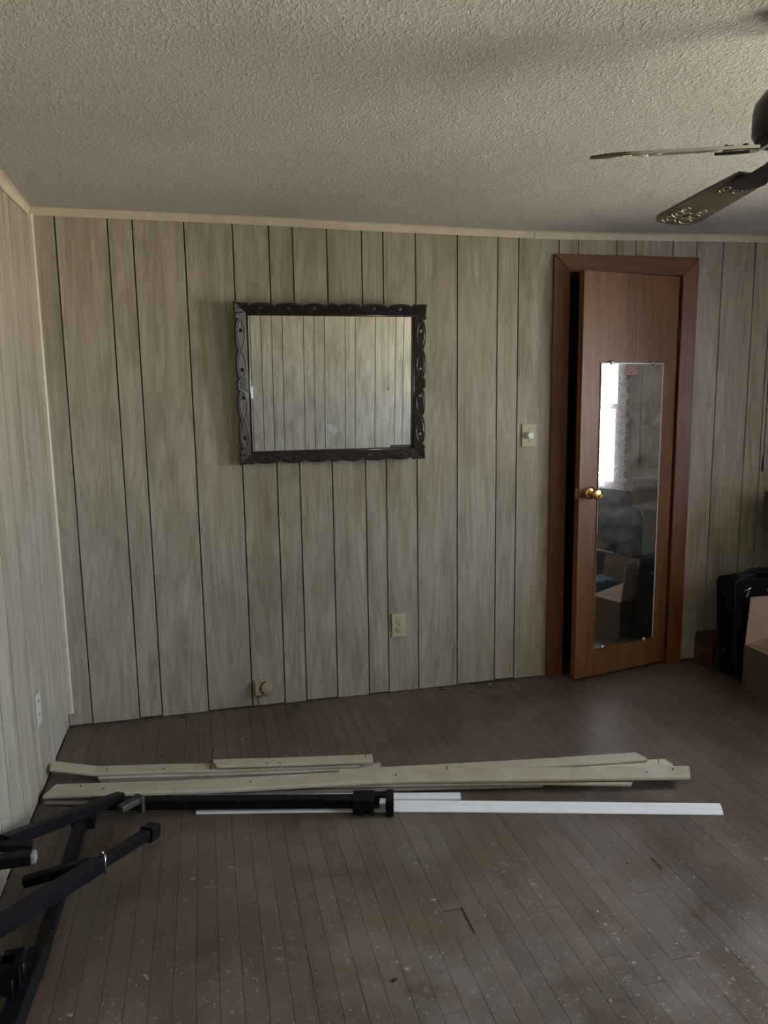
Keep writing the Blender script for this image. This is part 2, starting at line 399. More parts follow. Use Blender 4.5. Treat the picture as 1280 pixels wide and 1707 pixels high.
# floor: subfloor slab and one object for each strip board
floor = link('floor', (lambda q: (q.box((-0.1, -RD-0.1, -0.12), (RW+0.1, 0.85, -0.0115)), q.mesh('floor'))[1])(MB()), M_sub, kind='structure')
BW = 0.0572
row = 0; x = 0.0
while x < RW - 0.01:
    x1 = min(RW, x+BW); y = 0.0
    rnd = random.Random(row*13+5)
    first = rnd.uniform(0.5, 2.3)
    cuts = [0.0]
    c = first
    while c < RD-0.25: cuts.append(c); c += rnd.uniform(1.2, 2.6)
    cuts.append(RD)
    if row == 22: cuts = [0.0, 0.74, 1.61, 1.715, RD]
    for a, b in zip(cuts, cuts[1:]):
        dz = rnd.uniform(-0.0006, 0.0)
        if row == 22 and abs(b-1.715) < .001: dz = -0.003
        boxpart('floor_board', (x+0.0005, -b+0.0006, -0.0115), (x1-0.0005, -a-0.0006, dz), M_floor, floor, bevel=0)
    x = x1; row += 1
boxpart('closet_floor_board', (2.36, 0.0, -0.0115), (3.10, 0.75, -0.001), M_floor, floor)

# wall backings with real openings
DX0, DX1, DZ = 2.43, 3.05, 2.046
G = 0.0058   # groove width
PT = 0.006   # plank thickness over the backing
def backing(name, boxes):
    q = MB()
    for a, b in boxes: q.box(a, b)
    return q.build(name, M_back, kind='structure')
wall_back = backing('wall_back', [((-0.1, PT, -0.1), (DX0-0.02, 0.1, 2.4)), ((DX1+0.02, PT, -0.1), (RW+0.1, 0.1, 2.4)), ((DX0-0.02, PT, DZ+0.02), (DX1+0.02, 0.1, 2.4))])
XG = [0.0, 0.100, 0.307, 0.407, 0.618, 0.823, 0.979, 1.084, 1.237, 1.397, 1.497, 1.651, 1.855, 2.057, 2.164, 2.373, 2.477, 2.680, 2.787, 2.995, 3.132, 3.285, 3.478, 3.58, 3.78, 3.88, RW]
def plank_run(parent, bounds, place, zfun, holes=()):
    """place(u0,u1,z0,z1) builds one faux board; holes cut rectangular openings (u0,u1,z0,z1)"""
    for a, b in zip(bounds, bounds[1:]):
        u0, u1 = a+G/2, b-G/2; zt = zfun((a+b)/2)
        segs = [(u0, u1, 0.006 + random.uniform(-.004, .007), zt)]
        for h0, h1, g0, g1 in holes:
            new = []
            for s0, s1, t0, t1 in segs:
                if s1 <= h0 or s0 >= h1 or t1 <= g0 or t0 >= g1: new.append((s0, s1, t0, t1)); continue
                if s0 < h0: new.append((s0, h0, t0, t1))
                if s1 > h1: new.append((h1, s1, t0, t1))
                c0, c1 = max(s0, h0), min(s1, h1)
                if t0 < g0: new.append((c0, c1, t0, g0))
                if t1 > g1: new.append((c0, c1, g1, t1))
            segs = new
        for s in segs:
            if s[1]-s[0] > 0.008 and s[3]-s[2] > 0.01: place(*s)
plank_run(wall_back, XG, lambda a, b, c, d: boxpart('wall_plank', (a, 0.0, c), (b, PT, d), M_panel, wall_back),
          lambda x: 2.234, holes=[(DX0-0.03, DX1+0.03, -1, DZ+0.03)])
wall_left = backing('wall_left', [((-0.1, -RD-0.1, -0.1), (-PT, 0.1, 2.4))])
pat = [0.0, 0.103, 0.331, 0.430, 0.642, 0.866, 1.033, 1.14, 1.30, 1.46, 1.56, 1.72, 1.93, 2.13, 2.235, 2.44, 2.545, 2.75, 2.955, 3.11, 3.21, 3.37, 3.53, 3.63, 3.79, RD]
plank_run(wall_left, pat, lambda a, b, c, d: boxpart('wall_plank', (-PT, -b, c), (0.0, -a, d), M_panel, wall_left), lambda x: 2.234)
wr = []
for i, (y0, y1, z0, z1) in enumerate(WIN): wr.append((-y1, -y0, z0, z1))
wall_right = backing('wall_right', [((RW+PT, -RD-.1, -.1), (RW+.1, .1, WIN[0][2])), ((RW+PT, -RD-.1, WIN[0][3]), (RW+.1, .1, 2.4)),
    ((RW+PT, WIN[0][1], WIN[0][2]), (RW+.1, .1, WIN[0][3])), ((RW+PT, WIN[1][1], WIN[0][2]), (RW+.1, WIN[0][0], WIN[0][3])), ((RW+PT, -RD-.1, WIN[0][2]), (RW+.1, WIN[1][0], WIN[0][3]))])
plank_run(wall_right, [0, 0.20, 0.41, 0.51, 0.72, 0.92, 1.08, 1.19, 1.34, 1.50, 1.60, 1.76, 1.97, 2.17, 2.27, 2.5, 2.6, 2.8, 2.95, 3.1, 3.3, 3.45, 3.65, 3.8, RD],
          lambda a, b, c, d: boxpart('wall_plank', (RW, -b, c), (RW+PT, -a, d), M_panel, wall_right), lambda x: 2.234, holes=wr)
wall_rear = backing('wall_rear', [((-0.1, -RD-0.1, -0.1), (RW+.1, -RD-PT, 2.4))])
RG = [0, 0.10, 0.31, 0.41, 0.62, 0.82, 0.98, 1.08, 1.18, 1.28, 1.48, 1.58, 1.68, 1.88, 1.98, 2.18, 2.38, 2.46, 2.55, 2.65, 2.85, 3.05, 3.15, 3.36, 3.56, 3.72, 3.82, RW]
plank_run(wall_rear, RG, lambda a, b, c, d: boxpart('wall_plank', (a, -RD-PT, c), (b, -RD, d), M_panel, wall_rear), lambda x: 2.234)
# closet behind the door: dark little room
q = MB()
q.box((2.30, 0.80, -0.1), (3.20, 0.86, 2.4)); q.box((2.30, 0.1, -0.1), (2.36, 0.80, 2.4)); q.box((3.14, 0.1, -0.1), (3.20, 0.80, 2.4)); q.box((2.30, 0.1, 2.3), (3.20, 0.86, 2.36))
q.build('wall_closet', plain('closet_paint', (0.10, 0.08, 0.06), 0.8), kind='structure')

# crown mouldings (cove profile), the long one in two lengths
cove = [(0, 0), (0.004, -0.002), (0.006, 0.004)] + [(0.006+0.017*(1-math.cos(t)), 0.004+0.028*math.sin(t)) for t in [i*PI/2/6 for i in range(1, 7)]] + [(0.026, 0.034), (0.026, 0.06), (0, 0.06)]
def crown(name, pts):
    q = MB(); vs = []; fs = []; n = len(cove)
    for p, nrm in pts:
        for a, b in cove: vs.append(Vector(p) + Vector(nrm)*a + Vector((0, 0, b)))
    for j in range(len(pts)-1):
        for i in range(n): fs.append((j*n+i, j*n+(i+1)%n, (j+1)*n+(i+1)%n, (j+1)*n+i))
    fs.append(tuple(range(n))); fs.append(tuple((len(pts)-1)*n+i for i in range(n)))
    q.add(vs, fs); return autosmooth(q.build(name, M_cream, kind='structure'), 30)
CB = [(0, 2.221), (0.857, 2.217), (1.5, 2.207), (2.241, 2.202), (3.549, 2.225), (4.05, 2.227)]
crown('trim_1', [((x, 0, interp(x, CB)), (0, -1, 0)) for x in [0.0+2.2395*i/24 for i in range(25)]])
crown('trim_2', [((x, 0, interp(x, CB)-0.0015), (0, -1, 0)) for x in [2.2425+(RW-2.2425)*i/20 for i in range(21)]])
crown('trim_3', [((0, y, 2.213+0.008*max(0, 1+y*2)), (1, 0, 0)) for y in [-RD*i/16 for i in range(17)]])
crown('trim_4', [((RW, y, 2.213), (-1, 0, 0)) for y in [-RD*i/8 for i in range(9)]])
crown('trim_5', [((x, -RD, 2.213), (0, 1, 0)) for x in [RW*i/8 for i in range(9)]])
# corner strip, ends above the floor
q = MB(); q.sweep([(0.011, 0.0, 0.066), (0.010, 0, 1.1), (0.008, 0.0, 2.222)], [(-0.012, 0), (-0.012, 0.011), (-0.009, 0.013), (0.006, 0.013), (0.012, 0.009), (0.012, 0)], up=Vector((0, -1, 0)))
q.build('trim_6', M_cream, kind='structure')

# windows in the right wall: frame, sashes, glass, casing
for i, (y0, y1, z0, z1) in enumerate(WIN):
    w = setting('window_%d' % (i+1), (RW, (y0+y1)/2, z0))
    q = MB(); t = 0.03
    q.box((RW+0.0, y0, z0), (RW+.1, y0+t, z1)); q.box((RW+0.0, y1-t, z0), (RW+.1, y1, z1)); q.box((RW+0.0, y0+t, z1-t), (RW+.1, y1-t, z1)); q.box((RW+0.0, y0+t, z0), (RW+.1, y1-t, z0+t))
    q.build('window_frame', M_cream, w)
    zm = (z0+z1)/2; ym = (y0+y1)/2
    for (a, b, xo) in ((z0+t, zm+0.02, 0.03), (zm-0.02, z1-t, 0.06)):
        s = MB(); r = 0.035
        s.box((RW+xo, y0+t, a), (RW+xo+.025, y0+t+r, b)); s.box((RW+xo, y1-t-r, a), (RW+xo+.025, y1-t, b)); s.box((RW+xo, y0+t+r, a), (RW+xo+.025, y1-t-r, a+r)); s.box((RW+xo, y0+t+r, b-r), (RW+xo+.025, y1-t-r, b))
        so = s.build('sash', M_cream, w)
        boxpart('pane', (RW+xo+.010, y0+t+r-.004, a+r-.004), (RW+xo+.013, y1-t-r+.004, b-r+.004), M_pane, so)
    q = MB(); cw = 0.06
    q.box((RW-.014, y0-cw, z0-.02), (RW, y0, z1+cw)); q.box((RW-.014, y1, z0-.02), (RW, y1+cw, z1+cw)); q.box((RW-.014, y0, z1), (RW, y1, z1+cw)); q.box((RW-.05, y0-cw, z0-.03), (RW, y1+cw, z0))
    q.build('window_casing', M_cream, w)

# ------------------------------------------------------------------ door
door = setting('door_1', (2.74, 0, 0))
cw = 0.088
def casing(name, pts, mat):
    q = MB(); n = len(pts)
    q.add([(x, -0.016, z) for x, z in pts] + [(x, 0.0, z) for x, z in pts], [tuple(range(n)), tuple(range(2*n-1, n-1, -1))] + [(i, (i+1) % n, n+(i+1) % n, n+i) for i in range(n)])
    return q.build(name, mat, door, bevel=0.003)
casing('side_casing', [(DX0-cw, 0.0), (DX0, 0.0), (DX0, DZ), (DX0-cw, DZ+cw-.004)], M_casing)
casing('side_casing', [(DX1, 0.0), (DX1+cw, 0.0), (DX1+cw, DZ+cw), (DX1, DZ)], M_casing)
casing('head_casing', [(DX0+.001, DZ+.001), (DX1-.001, DZ+.001), (DX1+cw-.001, DZ+cw+.001), (DX0-cw+.001, DZ+cw-.003)], M_casing_h)
for a, b in (((DX0-.02, -0.002, 0), (DX0, .11, DZ)), ((DX1, -0.002, 0), (DX1+.02, .11, DZ)), ((DX0-.02, -0.002, DZ), (DX1+.02, .11, DZ+.02))):
    boxpart('jamb', a, b, M_casing, door)
boxpart('door_stop', (DX0, .045, 0), (DX0+.012, .08, DZ), M_casing, door); boxpart('door_stop', (DX0, .045, DZ-.012), (DX1, .08, DZ), M_casing, door)
# slab: local axes  a = from the free edge to the hinge, b = out of its face into the room
A2 = Vector((2.447, -0.12, 0)); B2 = Vector((3.045, 0.0, 0)); ta = (B2-A2).normalized(); nb = Vector((ta.y, -ta.x, 0))
TD = Matrix((ta, -nb, Vector((0, 0, 1)))).transposed().to_4x4(); TD.translation = A2   # local x=a, y=-out, z
LW = (B2-A2).length
slab = MB(); slab.box((0, 0, 0.012), (LW-.002, 0.035, DZ-.004), TD); slab = slab.build('door_slab', M_door, door, bevel=0.0015, seg=1)
RX = Matrix.Rotation(PI/2, 4, 'X')   # lathe axis -> out of the face (-y)
def knob(out):
    T = TD @ Matrix.Translation((0.069, 0 if out > 0 else 0.035, 0.974)) @ (RX if out > 0 else Matrix.Rotation(-PI/2, 4, 'X'))
    q = MB(); q.lathe([(0.033, 0), (0.033, 0.003), (0.029, 0.009), (0.016, 0.012)], 28, T); q.build('rosette', M_brass, slab, smooth=True)
    q = MB(); q.lathe([(0.013, 0.010), (0.012, 0.026), (0.016, 0.034), (0.025, 0.042), (0.0275, 0.054), (0.0265, 0.062), (0.021, 0.066), (0.0195, 0.063), (0.010, 0.064), (0.0085, 0.067), (0.002, 0.0675)], 28, T)
    autosmooth(q.build('door_knob', M_brass, slab), 50)
knob(1); knob(-1)
q = MB(); q.box((-0.0015, 0.006, 0.945), (0.0005, 0.029, 1.003), TD); q.box((-0.010, 0.012, 0.967), (0.0, 0.022, 0.982), TD); q.build('latch_plate', M_brass, slab)
for z in (0.25, 1.72):
    q = MB(); q.tube([TD @ Vector((LW+.002, -.004, z)), TD @ Vector((LW+.002, -.004, z+.09))], 0.006, 10, up=Vector((1, 0, 0)))
    q.build('hinge', M_bronze, door)
# bevel-edged mirror screwed to the door
dm = MB(); dm.box((0.114, -0.0065, 0.160), (0.512, -0.0005, 1.609), TD); dm = dm.build('door_mirror', M_mirror_door, door, bevel=0.0012, seg=1, label='tall narrow frameless mirror, dusty and wiped in streaks')
q = MB()
for a, b in (((0.509, -0.0072, 0.161), (0.514, -0.0004, 1.610)), ((0.114, -0.0072, 1.606), (0.514, -0.0004, 1.611))): q.box(a, b, TD)
q.build('mirror_edge', plain('ground_glass_edge', (0.55, 0.60, 0.60), 0.3), dm)
def clip(u, z):
    q = MB(); T = TD @ Matrix.Translation((u, -0.0045, z)) @ RX
    q.lathe([(0.011, 0), (0.011, 0.005), (0.0075, 0.0095), (0.002, 0.010)], 14, T); q.build('mirror_clip', M_steel, dm, smooth=True)
clip(0.175, 1.612); clip(0.440, 1.612); clip(0.175, 0.160); clip(0.455, 0.160)
boxpart('sticker', (0.266, -0.0072, 1.552), (0.345, -0.0064, 1.599), plain('brown_sticker', (0.20, 0.10, 0.075), 0.5, var=0.5, scale=60), dm, T=TD, label='small brown rectangular sticker')

# ------------------------------------------------------------------ carved wall mirror
tilt = math.radians(3.4); yaw = math.radians(-1.1)
MC = Vector((1.243, -0.042, 1.523))
TM = Matrix.Translation(MC) @ Matrix.Rotation(yaw, 4, 'Z') @ Matrix.Rotation(tilt, 4, 'X')   # local x right, z up, -y into the room
wm = thing('wall_mirror', 'rectangular wall mirror in a dark carved wooden frame with scalloped edges', 'mirror', MC)
IW, IH, OW, OH = 0.376, 0.304, 0.436, 0.357       # half sizes of opening and frame
gm = MB(); gm.box((-IW-.006, 0.004, -IH-.006), (IW+.006, 0.008, IH+.006), TM); gm.build('mirror_glass', M_mirror_wall, wm)
bk = MB(); bk.box((-OW+.03, 0.009, -OH+.03), (OW-.03, 0.0155, OH-.03), TM); bk.build('backboard', M_dark, wm)
def lobes(L, fr):
    """outer edge offsets along half-length L from -L..L: list of (t, depth) of scallops"""
    pts = []
    for a, b, dep in fr:
        n = 12
        for i in range(n+1):
            s = i/n; pts.append((a+(b-a)*s, -dep*(1-math.sin(PI*min(1, max(0, s)))**0.55)))
    return [(t*L, d) for t, d in pts]
FR_H = [(-1.0, -0.90, .004), (-0.90, -0.845, .005), (-0.845, -0.585, .013), (-0.585, -0.30, .013), (-0.30, -0.06, .011), (-0.06, 0.06, .007), (0.06, 0.30, .011), (0.30, 0.585, .013), (0.585, 0.845, .013), (0.845, 0.90, .005), (0.90, 1.0, .004)]
FR_V = [(-1.0, -0.86, .004), (-0.86, -0.80, .005), (-0.80, -0.42, .014), (-0.42, -0.07, .012), (-0.07, 0.07, .007), (0.07, 0.42, .012), (0.42, 0.80, .014), (0.80, 0.86, .005), (0.86, 1.0, .004)]
def circle(cx, cy, r, n=12): return [(cx+r*math.cos(2*PI*i/n), cy+r*math.sin(2*PI*i/n)) for i in range(n)]
def rail(Lo, Li, w, fr, holes, T, label=None):
    """flat scalloped rail: x along, y outward; curve fill gives real holes"""
    outer = [(t, w+d) for t, d in lobes(Lo, fr)]
    outer[0] = (-Lo, w); outer[-1] = (Lo, w)
    poly = [(-Li, 0.0)] + outer + [(Li, 0.0)]
    cu = bpy.data.curves.new('rail', 'CURVE'); cu.dimensions = '2D'; cu.fill_mode = 'BOTH'; cu.extrude = 0.006; cu.bevel_depth = 0.0025; cu.bevel_resolution = 2; cu.offset = -0.0025
    for loop in [poly] + [circle(hx*Lo, w*0.60, 0.0068) for hx in holes]:
        s = cu.splines.new('POLY'); s.points.add(len(loop)-1); s.use_cyclic_u = True
        for p, (a, b) in zip(s.points, loop): p.co = (a, b, 0, 1)
    o = bpy.data.objects.new('tmp', cu); C.objects.link(o)
    dg = bpy.context.evaluated_depsgraph_get(); me = bpy.data.meshes.new_from_object(o.evaluated_get(dg)); bpy.data.objects.remove(o)
    me.transform(T)
    r = link('frame_rail', me, M_carve, wm, label=label); autosmooth(r, 35)
    # carved relief: two strands crossing at every scallop, and a hatched middle
    k = MB(); h = 0.0085
    segs = [(a, b) for a, b, dp in fr if dp > .01]
    for sgn in (1, -1):
        for run in (segs[:len(segs)//2], segs[len(segs)//2:]):
            pts = []
            for j, (a, b) in enumerate(run):
                for i in range(13):
                    s = i/12; t = a+(b-a)*s
                    off = math.sin(PI*s)*0.017*sgn*(1 if j % 2 == 0 else -1)
                    pts.append(T @ Vector((t*Lo, w*0.56+off, h)))
            k.tube(pts, 0.0034, 6, up=(T.to_3x3() @ Vector((0, 0, 1))), flat=0.9)
    for i in range(-2, 3):
        t = i*0.045
        k.tube([T @ Vector(((t-.03)*Lo, w*0.28, h)), T @ Vector(((t+.03)*Lo, w*0.82, h))], 0.0030, 6, up=(T.to_3x3() @ Vector((0, 0, 1))))
    for t in (-0.94, -0.88, 0.88, 0.94):
        k.tube([T @ Vector((t*Lo, w*0.35, h)), T @ Vector((t*Lo*0.985, w*0.9, h))], 0.0028, 6, up=(T.to_3x3() @ Vector((0, 0, 1))))
    kk = k.build('carved_relief', M_carve, r, kind='stuff'); autosmooth(kk, 60)
    b = MB(); b.tube([T @ Vector((-Li, 0.003, 0.007)), T @ Vector((Li, 0.003, 0.007))], 0.0045, 8, up=(T.to_3x3() @ Vector((0, 0, 1)))); b.build('inner_bead', M_carve, r, smooth=True)
cove_a = math.radians(20)    # outer edge stands prouder than the inner edge
def railT(cx, cz, rotz, w):
    # local (x along, y outward, z toward the room)
    base = Matrix(((1, 0, 0, 0), (0, 0, -1, 0), (0, 1, 0, 0), (0, 0, 0, 1)))      # x->x, y->z, z->-y
    return TM @ Matrix.Translation((cx, -0.004, cz)) @ Matrix.Rotation(rotz, 4, 'Y') @ base @ Matrix.Rotation(cove_a, 4, 'X')
wH, wV = (OH-IH), (OW-IW)
HO_H = [-0.76, -0.44, 0.44, 0.76]; HO_V = [-0.62, -0.20, 0.20, 0.62]
rail(OW, IW, wH, FR_H, [-0.72, -0.44, -0.18, 0.18, 0.44, 0.72], railT(0, IH, 0, wH))
rail(OW, IW, wH, FR_H, [-0.72, -0.44, -0.18, 0.18, 0.44, 0.72], railT(0, -IH, PI, wH))
rail(OH, IH, wV, FR_V, [-0.66, -0.185, 0.16, 0.66], railT(IW, 0, PI/2, wV))
rail(OH, IH, wV, FR_V, [-0.66, -0.16, 0.185, 0.66], railT(-IW, 0, -PI/2, wV))
boxpart('chipped_corner', (OW-.022, -0.026, -OH+.012), (OW-.006, -0.020, -OH+.040), M_cream, wm, T=TM, bevel=0.002)
boxpart('dark_strip', (IW-.105, -0.002, -IH+.001), (IW-.001, 0.0038, -IH+.016), plain('mottled_strip', (0.09, 0.075, 0.075), 0.5, var=0.4, scale=90), wm, T=TM, bevel=0.002)  # thin mottled dark strip along the lower right of the glass

# ------------------------------------------------------------------ electrical fittings
def plate(name, label, cat, x0, x1, z0, z1, y=-0.0, th=0.006, mat=M_ivory):
    t = thing(name, label, cat, ((x0+x1)/2, y, z0))
    boxpart('cover_plate', (x0, y-th, z0), (x1, y-0.0002, z1), mat, t, bevel=0.0022)
    return t
t = plate('power_outlet', 'ivory duplex power outlet low on the panelled wall right of the wall mirror', 'outlet', 1.514, 1.586, 0.286, 0.405, th=0.007)
for zc in (0.3695, 0.3215):
    q = MB(); q.lathe([(0.0165, 0), (0.0165, 0.003), (0.0155, 0.0038)], 24, Matrix.Translation((1.550, -0.0065, zc)) @ RX @ Matrix.Diagonal((1, 0.86, 1, 1))); f = q.build('receptacle', M_ivory, t)
    q = MB(); q.box((1.5425, -0.0108, zc+.001), (1.5447, -0.0100, zc+.009)); q.box((1.5553, -0.0108, zc+.002), (1.5575, -0.0100, zc+.008)); q.box((1.548, -0.0108, zc-.010), (1.552, -0.0100, zc-.0055)); islands(q, 'slot', M_dark, f)
q = MB(); q.lathe([(0.003, 0), (0.003, 0.0015)], 10, Matrix.Translation((1.550, -0.007, 0.3455)) @ RX); q.build('screw', M_bronze, t)
t = plate('dimmer_switch', 'ivory dimmer switch plate with round white knob beside the door casing', 'switch', 2.190, 2.265, 1.206, 1.319, th=0.007)
q = MB(); q.lathe([(0.019, 0), (0.018, 0.004), (0.0165, 0.018), (0.0145, 0.0205), (0.004, 0.021)], 28, Matrix.Translation((2.2285, -0.007, 1.2625)) @ RX); autosmooth(q.build('dimmer_knob', M_white, t, label='round white knob'), 40)
for zc in (1.2325, 1.2925):
    q = MB(); q.lathe([(0.003, 0), (0.003, 0.0012)], 10, Matrix.Translation((2.2275, -0.007, zc)) @ RX); q.build('screw', M_rust, t)
t = thing('phone_jack', 'beige surface phone jack with a round cover just above the floor', 'phone jack', (0.877, 0, 0.062))
boxpart('jack_box', (0.836, -0.022, 0.063), (0.918, -0.0005, 0.131), plain('beige_plastic', (0.36, 0.29, 0.19), 0.45, var=0.05), t, bevel=0.002)
q = MB(); q.lathe([(0.0265, 0), (0.0265, 0.0025), (0.0245, 0.0038), (0.003, 0.0040)], 28, Matrix.Translation((0.8905, -0.0215, 0.0975)) @ RX); autosmooth(q.build('round_cover', plain('beige_cover', (0.37, 0.30, 0.20), 0.45, var=0.05), t), 40)
q = MB(); q.tube([(0.8905+0.0275*math.cos(a), -0.0235, 0.0975+0.031*math.sin(a)) for a in [math.radians(100+16*i) for i in range(10)]], 0.0032, 6, up=Vector((0, 1, 0))); q.build('dark_crescent', M_dark, t)
q = MB(); q.lathe([(0.0034, 0), (0.0034, 0.001)], 10, Matrix.Translation((0.858, -0.022, 0.0975)) @ RX); q.build('screw', M_dark, t)
q = MB(); q.tube([(0.846, -0.010, 0.063), (0.848, -0.012, 0.04), (0.852, -0.012, 0.018), (0.858, -0.014, 0.003)], 0.0022, 6, up=Vector((0, 1, 0))); q.build('cord', M_bronze, t)
t = thing('power_outlet', 'ivory outlet plate on the left wall seen edge-on above the timber trim pile', 'outlet', (0, -0.57, 0.262))
boxpart('cover_plate', (0.0002, -0.605, 0.262), (0.007, -0.535, 0.385), plain('painted_plate', (0.46, 0.44, 0.38), 0.4, var=0.04), t, bevel=0.002)
q = MB()
for zc in (0.298, 0.349):
    q.box((0.007, -0.578, zc), (0.0078, -0.575, zc+.009)); q.box((0.007, -0.566, zc), (0.0078, -0.563, zc+.009))
islands(q, 'slot', M_dark, t)
t = thing('light_switch', 'white light switch plate on the rear wall, seen only in the wall mirror', 'switch', (0.95, -RD, 1.00))
boxpart('cover_plate', (0.915, -RD+.0002, 1.00), (0.985, -RD+.006, 1.115), M_white, t, bevel=0.002)
boxpart('toggle', (0.945, -RD+.005, 1.047), (0.955, -RD+.016, 1.068), M_white, t, bevel=0.001)

# ------------------------------------------------------------------ ceiling fan
FX, FY, BZ = 1.975, -2.008, 1.990
fan = thing('ceiling_fan', 'dark four-blade ceiling fan with stencilled wooden blades hanging under the stippled ceiling', 'ceiling fan', (FX, FY, 2.248))
TF = Matrix.Translation((FX, FY, 0))
q = MB(); q.lathe([(0.070, 2.247), (0.072, 2.235), (0.060, 2.20), (0.035, 2.175), (0.018, 2.17)], 32, TF); autosmooth(q.build('canopy', M_bronze, fan), 40)
q = MB(); q.lathe([(0.013, 2.175), (0.013, 2.105)], 16, TF); q.build('downrod', M_bronze, fan, smooth=True)
q = MB(); q.lathe([(0.03, 2.122), (0.075, 2.118), (0.102, 2.104), (0.118, 2.082), (0.121, 2.065), (0.121, 2.022), (0.113, 2.008), (0.09, 2.002), (0.075, 2.001)], 40, TF); autosmooth(q.build('motor_housing', M_bronze, fan), 40)
q = MB(); q.lathe([(0.07, 2.002), (0.078, 1.998), (0.078, 1.988), (0.05, 1.984)], 32, TF); autosmooth(q.build('hub_ring', M_steel, fan, label='bright metal ring under the motor'), 40)
q = MB(); q.lathe([(0.048, 1.986), (0.056, 1.980), (0.056, 1.935), (0.045, 1.921), (0.02, 1.915), (0.004, 1.914)], 28, TF); autosmooth(q.build('switch_housing', M_bronze, fan), 40)
for ang, pit in ((180, -12.5), (90, 5), (0, -10), (270, -10)):   # old blades, warped to different pitches and sagging a little
    # blade local frame: x outward, y tangent, pitched about x; pitch sign: side ahead (clockwise) is higher
    TB = TF @ Matrix.Translation((0, 0, BZ)) @ Matrix.Rotation(math.radians(ang), 4, 'Z') @ Matrix.Rotation(math.radians(6), 4, 'Y') @ Matrix.Rotation(math.radians(pit), 4, 'X')
    out = []; n = 10
    for i in range(n+1): a = PI/2*i/n; out.append((0.515-0.045*(1-math.sin(a))-0.0, 0.064-0.030*(1-math.cos(a))))
    prof = [(0.170, 0.048), (0.30, 0.057), (0.46, 0.064)] + [(0.470+0.045*math.sin(PI/2*i/8), 0.064*math.cos(PI/2*i/8)**0.6) for i in range(1, 8)] + [(0.515, 0.0)]
    loop = prof + [(a, -b) for a, b in reversed(prof[:-1])]
    q = MB(); nn = len(loop)
    q.add([TB @ Vector((a, b, .003)) for a, b in loop] + [TB @ Vector((a, b, -.003)) for a, b in loop],
          [tuple(range(nn)), tuple(range(2*nn-1, nn-1, -1))] + [(i, (i+1) % nn, nn+(i+1) % nn, nn+i) for i in range(nn)])
    bl = q.build('fan_blade', M_blade, fan)
    s = MB(); zb = -0.0036
    def scroll(cx, cy, r, a0, turns, squash=1.0, k=14):
        pts = []
        for i in range(k+1):
            u = i/k; a = a0+turns*2*PI*u; rad = r*(1-0.7*u); pts.append(TB @ Vector((cx+rad*math.cos(a), cy+rad*math.sin(a)*squash, zb)))
        s.tube(pts, 0.0011, 4, up=TB.to_3x3() @ Vector((0, 0, 1)))
    for cx, r in ((0.475, .024), (0.435, .020), (0.400, .014)):
        for sy in (1, -1):
            scroll(cx, sy*0.026, r, 0 if sy > 0 else PI, 1.3*sy)
    scroll(0.447, 0, 0.040, 0, 1.0, 0.5); scroll(0.255, 0.018, 0.020, 0, 1.2, .7); scroll(0.255, -0.018, 0.020, PI, -1.2, .7); scroll(0.215, 0, 0.022, 0, 1.1, .8)
    islands(s, 'stencil_scroll', M_stencil, bl)
    ir = MB(); z = -0.004
    lp = [(0.09, 0.020, 0.010), (0.125, 0.016, 0.004), (0.160, 0.030, -0.006), (0.19, 0.042, -0.006), (0.215, 0.030, -0.006), (0.235, 0.010, -0.006)]
    vs = []; fs = []
    for a, b, c in lp: vs += [TB @ Vector((a, b, c)), TB @ Vector((a, -b, c)), TB @ Vector((a, -b, c-.005)), TB @ Vector((a, b, c-.005))]
    for j in range(len(lp)-1):
        for i in range(4): fs.append((j*4+i, j*4+(i+1) % 4, j*4+4+(i+1) % 4, j*4+4+i))
    fs += [(3, 2, 1, 0), tuple(len(vs)-4+i for i in range(4))]
    ir.add(vs, fs); ir = ir.build('blade_iron', M_bronze, fan)
    sc2 = MB()
    for a, b in ((0.185, .022), (0.185, -.022), (0.215, 0)):
        sc2.lathe([(0.006, 0.003), (0.006, 0.006), (0.003, 0.008)], 10, TB @ Matrix.Translation((a, b, 0)))
    islands(sc2, 'screw', M_bronze, ir)
ch = MB(); zz = 1.950; ch.tube([(1.9215, -2.0, 1.955), (1.912, -2.0, 1.952), (1.908, -2.0, 1.94)], 0.002, 6, up=Vector((0, 1, 0)))
while zz > 1.315:
    ch.ball((1.908, -2.0, zz), 0.0019, 6); zz -= 0.0044
pc = ch.build('pull_chain', M_dark, fan, label='long beaded pull chain', kind='stuff')
q = MB(); q.lathe([(0.001, 1.315), (0.0028, 1.308), (0.003, 1.295), (0.0042, 1.285), (0.003, 1.278), (0.001, 1.277)], 14, Matrix.Translation((1.908, -2.0, 0))); q.build('chain_pull', M_dark, pc, smooth=True)

